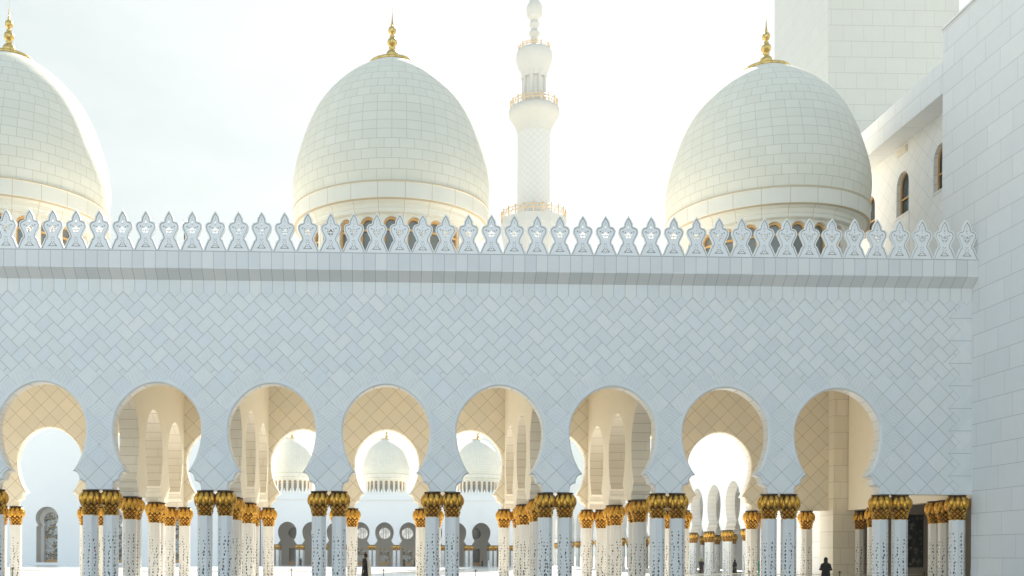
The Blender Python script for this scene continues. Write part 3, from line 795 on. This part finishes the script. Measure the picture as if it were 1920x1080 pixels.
mb = MB(); mb.box(-5*S, 5*S+2, 0.6, 15.6, 12.2, 14.3); mb.box(-5*S-0.4, -5*S-.01, 0, 15.6, 0, 14.3); mb.box(5*S+2.01, 5*S+2.4, 0, 15.6, 0, 14.3); mb.build("roof", [M_FARWALL], far)
for c in rear_doors:
    i = round(c / S)
    mb = MB(); mb.box(c-1.15, c-1.0, 14.15, 14.3, .25, 3.9); mb.box(c+1.0, c+1.15, 14.15, 14.3, .25, 3.9); mb.box(c-1.0, c+1.0, 14.15, 14.3, .25, .8); mb.box(c-1.0, c+1.0, 14.15, 14.3, 3.75, 3.9)
    d_ = mb.build("door", [M_AMBER], far)
    mb = MB(); mb.box(-1.0, 1.0, -0.02, 0.02, -1.5, 1.47); mb.build("pane", [M_TRAC if abs(i) < 3 else M_GLASSB], d_, (c, 14.28, 2.3))
    mb = MB(); mb.lathe([(0, -0.03), (1.22, -0.03), (1.22, 0.03), (0, 0.03)], 24, smooth=False)
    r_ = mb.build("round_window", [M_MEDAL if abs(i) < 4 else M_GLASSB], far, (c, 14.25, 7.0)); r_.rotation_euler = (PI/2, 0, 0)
for k in range(-5, 6):
    for s_ in (-0.43, 0.43):
        column((k + .5) * S + s_ if k < 5 else 5*S + 1.0 + s_, 0.30, far)
for k in (-4.5, -3.5, -2.5, 2.5, 3.5, 4.5):
    for j in (1, 2): column(k*S - 0.0, 4.7 * j, far)
for k in (-4, 0, 4): dome(k * S + 0.3 * (k == 0), 9.0, far, 0.35)
mb = MB()
for k in range(-40, 41, 1):
    x = k * S / 8
    if -5*S < x < 5*S: mb.add([(x - .28, -0.2, 14.42), (x + .28, -0.2, 14.42), (x + .2, -0.2, 15.0), (x, -0.2, 15.7), (x - .2, -0.2, 15.0), (x - .28, -0.05, 14.42), (x + .28, -0.05, 14.42), (x + .2, -0.05, 15.0), (x, -0.05, 15.7), (x - .2, -0.05, 15.0)],
        [(0, 1, 2, 3, 4), (9, 8, 7, 6, 5), (1, 6, 7, 2), (2, 7, 8, 3), (3, 8, 9, 4), (4, 9, 5, 0)])
mb.build("crenellation", [M_FARWALL], far)

# tall plain wall at the far left with two deep glazed portals
fl = empty("portal_building", (-52, FY - 1.0, FZ)); tag(fl, "distant blank white wall with deep keyhole portals seen through the left arches", "building")
def keyhole(c, hw, zt, n=10):
    r = hw; zc = zt - r
    return [(c - hw*0.93, 0.55), (c + hw*0.93, 0.55), (c + hw*0.93, zc - r*0.75), (c + hw*0.74, zc - r*0.67)] + [(c + r*math.cos(t), zc + r*math.sin(t)) for t in [(-0.6 + (PI + 1.2) * k / 20) for k in range(21)]] + [(c - hw*0.74, zc - r*0.67), (c - hw*0.93, zc - r*0.75)]
pc = [-15.6, -2.9, 9.8]
loops = [[(-30, 0), (26.4, 0), (26.4, 42), (-30, 42)]] + [keyhole(c, 2.25, 11.6) for c in pc]
mb = MB(); mb.poly(loops, 0, 2.6, 0, 1); mb.build("wall", [M_FARWALL, M_FARIN], fl)
M_RVL = plain("portal_reveal_marble", (0.66, 0.64, 0.60), 0.5)
for c in pc:
    mb = MB(); o_ = [(c - 2.4, 0), (c + 2.4, 0), (c + 2.4, 12), (c - 2.4, 12)]; i_ = [(x if True else x, z) for x, z in keyhole(c, 1.55, 10.6)]
    mb.poly([o_, i_], 2.65, 3.6, 0); g_ = mb.build("portal", [M_RVL], fl)
    mb = MB(); mb.box(-2.2, 2.2, -0.04, 0.04, -5, 6); mb.build("pane", [M_TRAC], g_, (c, 3.75, 5.5))
    mb = MB(); mb.box(c-1.5, c+1.5, 3.55, 3.66, 0.5, 1.1); mb.build("sill", [M_AMBER], g_)

# great hall far behind the far arcade
gh = empty("great_hall", (-0.7, 230, FZ)); tag(gh, "hazy tall white hall standing behind the distant central dome", "hall")
mb = MB(); mb.box(-21.7, 21.7, 0, 30, 0, 40); mb.box(-27, 26.5, 4, 28, 0, 38); mb.build("wall", [M_FARWALL], gh)
mb = MB(); mb.box(-22.2, 22.2, -3.2, 0, 33.6, 40.5); mb.build("eave", [M_FARWALL], gh)

# ------------------------------------------------------------------ side arcade along the right of the courtyard
SX, SY0, SP = 32.6, 36.8, 5.5
sd = empty("arcade_building", (SX, SY0, -0.15)); tag(sd, "white side arcade receding along the courtyard, seen through the second arch from right", "arcade building")
NS = 21
sc_ = 1.1
arcade_wall("facade_wall", [SP * (j + .5) for j in range(NS)], 0.0, SP * NS, 14.4, -0.45, 0.45, [M_FARWALL, M_SOFFIT], sd, (0, 0, 0), PI / 2, sc_, False)
arcade_wall("inner_wall", [SP * (j + .5) for j in range(NS)], 0.0, SP * NS, 12.2, -0.45, 0.45, [M_PLASTER, M_SOFFIT], sd, (6.2, 0, 0), PI / 2, sc_, False)
mb = MB(); mb.box(15.4, 15.9, 0, SP*NS, 0, 14.3); mb.box(0.5, 15.9, -0.5, SP*NS, 12.2, 14.3); mb.build("roof", [M_PLASTER], sd)
for j in range(NS + 1):
    for s_ in (-0.43, 0.43):
        column(0, SP * j + s_, sd, 0); 
    if j < 20: column(6.2, SP * j, sd, 0)

# ------------------------------------------------------------------ barrier posts and ropes
def post_mesh():
    mb = MB(); mb.lathe([(0.17, 0), (0.17, 0.02), (0.10, 0.05), (0.025, 0.07), (0.022, 0.84), (0.04, 0.85), (0.045, 0.90), (0.03, 0.925), (0, 0.93)], 16)
    return mb.mesh("barrier_post", [M_DKMETAL])
def hook_mesh():
    mb = MB(); mb.tube([(0.03, 0, 0.84), (0.09, 0, 0.86), (0.10, 0, 0.80), (0.05, 0, 0.77)], 0.014, 6); mb.tube([(-0.03, 0, 0.84), (-0.09, 0, 0.86), (-0.10, 0, 0.80), (-0.05, 0, 0.77)], 0.014, 6); return mb.mesh("hook", [M_DKMETAL])
ME_P, ME_H = post_mesh(), hook_mesh()
M_ROPE = plain("cream_rope", (0.72, 0.68, 0.58), 0.8, nz=0.15, sc=30)
PX = [k * 4.87 - 0.13 for k in range(-5, 6)] + [28.8]
where = ["beyond the left edge", "leftmost in view, before the blank far wall", "behind the second column cluster from left", "standing between the second and third column clusters", "in the third arch, left of the walking woman", "just right of the walking woman, in the middle arch",
         "in the fifth arch beside the middle columns", "between the columns under the sixth arch", "under the seventh arch before the receding side arcade", "just right of the woman in black at the right", "before the shaded porch wall", "last one, beside the black carved panel"]
for i, x in enumerate(PX):
    p = put("barrier_post", ME_P, None, (x, 10.4, 0)); put("hook", ME_H, p)
    tag(p, "thin dark barrier post " + where[i], "barrier post", "rope barrier posts in the gallery")
for i in range(len(PX) - 1):
    x0, x1 = PX[i] + 0.05, PX[i+1] - 0.05
    pts = [(x0 + (x1-x0)*t/12, 10.4, 0.79 - 0.05 * (1 - (2*t/12 - 1)**2)) for t in range(13)]
    mb = MB(); mb.tube(pts, 0.022, 6); o = mb.build("rope", [M_ROPE])
    tag(o, "cream rope right of the post " + where[i].replace("last one, ", ""), "rope", "barrier ropes in the gallery")

# round white lamp behind the parapet
lp = empty("globe_lamp", (-8.72, 0.6, 14.46)); tag(lp, "small white globe lamp peeping over the crenellation left of the middle dome", "lamp")
mb = MB(); mb.lathe([(0.16*math.sin(PI*k/12), 1.42 - 0.16*math.cos(PI*k/12)) for k in range(13)], 20); mb.build("globe", [plain("white_lamp_glass", (0.85, 0.85, 0.82), 0.2)], lp)
mb = MB(); mb.lathe([(0.05, 0), (0.03, 0.05), (0.03, 1.24), (0.09, 1.27), (0.09, 1.30), (0, 1.3)], 12); mb.build("stem", [M_DKMETAL], lp)

# ------------------------------------------------------------------ dusty air
hz = MB(); hz.box(-420, 420, -410, 410, -2.0, 145.0)
M_HAZE = bpy.data.materials.new("dusty_air"); M_HAZE.use_nodes = True; nt = M_HAZE.node_tree
nt.nodes.remove(nt.nodes['Principled BSDF']); pv = nt.nodes.new('ShaderNodeVolumePrincipled')
pv.inputs['Color'].default_value = (0.93, 0.96, 0.95, 1); pv.inputs['Density'].default_value = 0.00016; pv.inputs['Anisotropy'].default_value = 0.3
nt.links.new(pv.outputs[0], nt.nodes['Material Output'].inputs['Volume'])
tag(hz.build("haze", [M_HAZE]), kind="stuff")

# ------------------------------------------------------------------ people
M_SKIN = plain("skin", (0.42, 0.26, 0.18), 0.5)
def cloth(name, c): return plain(name, c, 0.85, nz=0.2, sc=6)
M_BLACK = cloth("black_cloth", (0.008, 0.008, 0.010)); M_PURPLE = cloth("dark_purple_cloth", (0.035, 0.012, 0.03)); M_NAVY = cloth("navy_cloth", (0.012, 0.016, 0.03))
M_GREEN = cloth("green_cloth", (0.03, 0.30, 0.18)); M_CRM = cloth("cream_cloth", (0.62, 0.58, 0.48)); M_WHT = cloth("white_cloth", (0.7, 0.7, 0.68)); M_LIME = cloth("lime_scarf", (0.35, 0.5, 0.12)); M_HAIR = cloth("dark_hair", (0.012, 0.009, 0.008))
def skin_mesh(name, verts, edges, radii, mat, root=0, levels=1):
    me = bpy.data.meshes.new(name + "_cage"); me.from_pydata(verts, edges, [])
    o = bpy.data.objects.new(name + "_cage", me); COL.objects.link(o)
    md = o.modifiers.new("skin", 'SKIN'); md.use_smooth_shade = True
    ly = me.skin_vertices[0] if me.skin_vertices else None
    for i, r in enumerate(radii):
        ly.data[i].radius = r if isinstance(r, tuple) else (r, r)
        ly.data[i].use_root = (i == root)
    ms = o.modifiers.new("sub", 'SUBSURF'); ms.levels = levels; ms.render_levels = levels
    dg = bpy.context.evaluated_depsgraph_get(); dg.update()
    out = bpy.data.meshes.new_from_object(o.evaluated_get(dg)); out.name = name
    out.materials.clear(); out.materials.append(mat)
    for p in out.polygons: p.use_smooth = True; p.material_index = 0
    bpy.data.objects.remove(o); return out
def body_mesh(pose):
    # faces -y; z up; pose: dict of elbow/hand/foot positions
    V = []; Ed = []; R = []
    def v(p, r, prev=None):
        V.append(p); R.append(r)
        if prev is not None: Ed.append((prev, len(V)-1))
        return len(V)-1
    pel = v((0, 0, 0.95), (0.13, 0.10)); wa = v((0, 0, 1.10), (0.12, 0.09), pel); ch = v((0, -0.01, 1.30), (0.15, 0.10), wa)
    nb = v((0, 0, 1.44), (0.07, 0.06), ch); nk = v((0, -0.01, 1.50), (0.05, 0.05), nb); hd = v((0, -0.02, 1.58), (0.075, 0.085), nk); ht = v((0, -0.01, 1.68), (0.065, 0.075), hd)
    v((0, -0.115, 1.585), (0.014, 0.014), hd)           # nose
    for s_, k in ((-1, 'l'), (1, 'r')):
        sh = v((s_*0.17, 0, 1.38), 0.055, ch); e = v(pose['el'+k], 0.04, sh); w = v(pose['ha'+k], 0.026, e)
        d = (Vector(pose['ha'+k]) - Vector(pose['el'+k])).normalized()
        pal = v(tuple(Vector(pose['ha'+k]) + d*0.06), (0.035, 0.016), w)
        side_ = d.cross(Vector((0, 1, 0))).normalized()
        for q, (o_, ln) in enumerate(((-0.03, .07), (-0.01, .085), (0.01, .08), (0.03, .065))):
            f1 = v(tuple(Vector(V[pal]) + d*0.04 + side_*o_), 0.009, pal); v(tuple(Vector(V[f1]) + d*ln*0.5), 0.0085, f1)
            v(tuple(Vector(V[-1]) + d*ln*0.35 + Vector((0, -0.015, 0))), 0.0075, len(V)-1)
        t1 = v(tuple(Vector(V[w]) + d*0.03 + side_*-0.04*s_ + Vector((0, -0.02, 0))), 0.010, w); v(tuple(Vector(V[t1]) + d*0.04 + Vector((0, -0.01, 0))), 0.009, t1)
        hip = v((s_*0.09, 0, 0.88), 0.085, pel); kn = v(pose['kn'+k], 0.055, hip); an = v(pose['fo'+k], 0.038, kn); f = pose['fo'+k]
        v((f[0], f[1]-0.13, f[2]-0.05), (0.035, 0.02), an)
    return skin_mesh("person", V, Ed, R, M_SKIN)
def robe_mesh(pose, mat, hem=0.05, flare=0.30, walk=0.0):
    mb = MB(); secs = [(hem, flare, flare*0.85, walk), (0.35, flare*0.88, flare*0.72, walk*0.7), (0.7, 0.225, 0.18, walk*0.3), (0.95, 0.20, 0.155, 0), (1.1, 0.175, 0.135, 0), (1.28, 0.20, 0.14, 0), (1.38, 0.205, 0.12, 0), (1.44, 0.12, 0.09, 0), (1.49, 0.07, 0.07, 0)]
    n = 28; vs = []
    for z, a_, b_, w_ in secs:
        for k in range(n):
            t = 2*PI*k/n; fold = 1 + (0.06*math.sin(t*7 + 1) + 0.03*math.sin(t*11)) * max(0, 1 - z/1.0)
            vs.append((a_*fold*math.cos(t), w_ + b_*fold*math.sin(t), z))
    mb.add(vs, [(j*n+k, j*n+(k+1)%n, (j+1)*n+(k+1)%n, (j+1)*n+k) for j in range(len(secs)-1) for k in range(n)], 0, True)
    for s_, k in ((-1, 'l'), (1, 'r')):
        a_ = Vector((s_*0.14, 0, 1.39)); e = Vector(pose['el'+k]); h = Vector(pose['ha'+k])
        mb.tube([a_, a_.lerp(e, .5), e, e.lerp(h, .5), h], [0.075, 0.07, 0.07, 0.075, 0.085], 10)
    return mb.mesh("robe", [mat])
def scarf_mesh(mat, tail=None):
    mb = MB(); n = 24; vs = []; secs = [(1.34, .19, .13, 0), (1.42, .15, .115, 0), (1.48, .09, .09, -.01), (1.53, .092, .10, -.012), (1.60, .098, .112, -.01), (1.66, .09, .10, -.005), (1.71, .06, .07, 0), (1.735, .015, .02, 0)]
    for z, a_, b_, c_ in secs:
        for k in range(n): t = 2*PI*k/n; vs.append((a_*math.cos(t), c_ + b_*math.sin(t), z))
    fs = []
    for j in range(len(secs)-1):
        for k in range(n):
            z = (secs[j][0] + secs[j+1][0]) / 2; t = 2*PI*(k+.5)/n
            if 1.50 < z < 1.65 and abs(t - 1.5*PI) < 0.62: continue      # opening for the face
            fs.append((j*n+k, j*n+(k+1)%n, (j+1)*n+(k+1)%n, (j+1)*n+k))
    mb.add(vs, fs, 0, True)
    return mb.mesh("headscarf", [mat])
STAND = dict(ell=(-.24, .02, 1.12), hal=(-.22, -.10, .90), elr=(.24, .02, 1.12), har=(.22, -.10, .90), knl=(-.09, -.02, .50), knr=(.10, 0, .50), fol=(-.09, 0, .10), **{'for': (.10, 0.03, .10)})
WALK = dict(ell=(-.24, .10, 1.14), hal=(-.23, .05, .92), elr=(.34, -.12, 1.14), har=(.12, -.16, 1.02), knl=(-.09, -.12, .52), knr=(.09, 0.02, .50), fol=(-.09, -.22, .10), **{'for': (.09, 0.22, .12)})
HIP = dict(ell=(-.36, .02, 1.14), hal=(-.17, -.08, .99), elr=(.25, .06, 1.13), har=(.23, .0, .92), knl=(-.09, -.10, .50), knr=(.09, 0.03, .50), fol=(-.09, -.18, .10), **{'for': (.09, 0.22, .12)})
HOLD = dict(ell=(-.25, -.02, 1.12), hal=(-.05, -.22, 1.10), elr=(.25, -.02, 1.12), har=(.05, -.24, 1.14), knl=(-.09, -.02, .50), knr=(.10, 0, .50), fol=(-.09, 0, .10), **{'for': (.10, 0.03, .10)})
BODY = {k: body_mesh(p) for k, p in (('stand', STAND), ('walk', WALK), ('hip', HIP), ('hold', HOLD))}
POSE = dict(stand=STAND, walk=WALK, hip=HIP, hold=HOLD)
def person(x, y, z, face, pose, robe, scarf, label, h=1.68, group=None, tail=None):
    o = put("person", BODY[pose], None, (x, y, z), face); k = h / 1.72; o.scale = (k, k, k)
    tag(o, label, "person", group)
    put("robe", robe_mesh(POSE[pose], robe, walk=0.02), o)
    if scarf: put("headscarf", scarf_mesh(scarf), o)
    else:
        mb = MB(); n = 16; secs = [(1.52, .07), (1.58, .088), (1.66, .085), (1.71, .05), (1.73, .01)]
        mb.add([(a_*math.cos(2*PI*q/n), 0.012 + a_*1.12*math.sin(2*PI*q/n), z_) for z_, a_ in secs for q in range(n)],
               [(j*n+q, j*n+(q+1)%n, (j+1)*n+(q+1)%n, (j+1)*n+q) for j in range(4) for q in range(n) if not (j < 2 and abs(2*PI*(q+.5)/n - 1.5*PI) < 1.0)], 0, True)
        put("hair", mb.mesh("hair", [M_HAIR]), o)
    if tail:
        mb = MB(); mb.tube([(0.02, .10, 1.50), (0.04, .17, 1.35), (0.05, .21, 1.1), (0.06, .24, .8), (0.06, .26, .5)], [0.05, 0.075, 0.085, 0.09, 0.07], 10)
        put("shawl", mb.mesh("shawl", [tail]), o)
    return o
# facing: 0 looks towards the camera (-y); -pi/2 looks left (-x)
person(-1.03, 7.0, 0, -PI/2 - 0.25, 'hip', M_BLACK, None, "woman in black robe with bent elbow and cream shawl walking left by middle columns", 1.74, tail=M_CRM)
person(21.12, 5.0, 0, PI - 0.3, 'hold', M_BLACK, M_BLACK, "woman fully in black robe and headscarf standing by the beige pilaster at right", 1.66)
person(33.4, 64.0, -0.15, 0.6, 'walk', M_PURPLE, M_LIME, "distant woman in dark purple with pale green scarf among the side arcade columns", 1.66)
person(36.2, 70.5, -0.2, 0.4, 'stand', M_BLACK, M_BLACK, "small dark figure standing deep between second and third side arcade columns", 1.62)
person(36.3, 62.0, -0.2, -1.0, 'stand', M_BLACK, M_BLACK, "small black-robed figure seen behind the third side arcade column", 1.6)
person(36.6, 55.4, -0.15, 0.2, 'stand', M_GREEN, M_BLACK, "slim figure in green beside the last side arcade column at right", 1.7)
person(3.18, 158.0, -0.5, 0.2, 'stand', M_NAVY, M_NAVY, "tiny dark blue figure before the glass door right of centre in the far arcade", 1.62)
person(5.36, 158.5, -0.5, PI/2, 'stand', M_BLACK, M_BLACK, "tiny dark figure by the far arcade column, right of the navy one", 1.7)
person(18.75, 158.5, -0.5, 0, 'stand', M_BLACK, M_BLACK, "tiny dark figure by the far dark door, left of the one in white", 1.35)
person(20.0, 158.0, -0.5, -PI/2, 'walk', M_WHT, M_BLACK, "tiny figure in white robe and dark headscarf at the far arcade's right door", 1.66)
person(-17.4, 159.0, -0.5, 0.5, 'stand', M_NAVY, M_BLACK, "tiny dark figure standing between the paired far columns at left", 1.6)
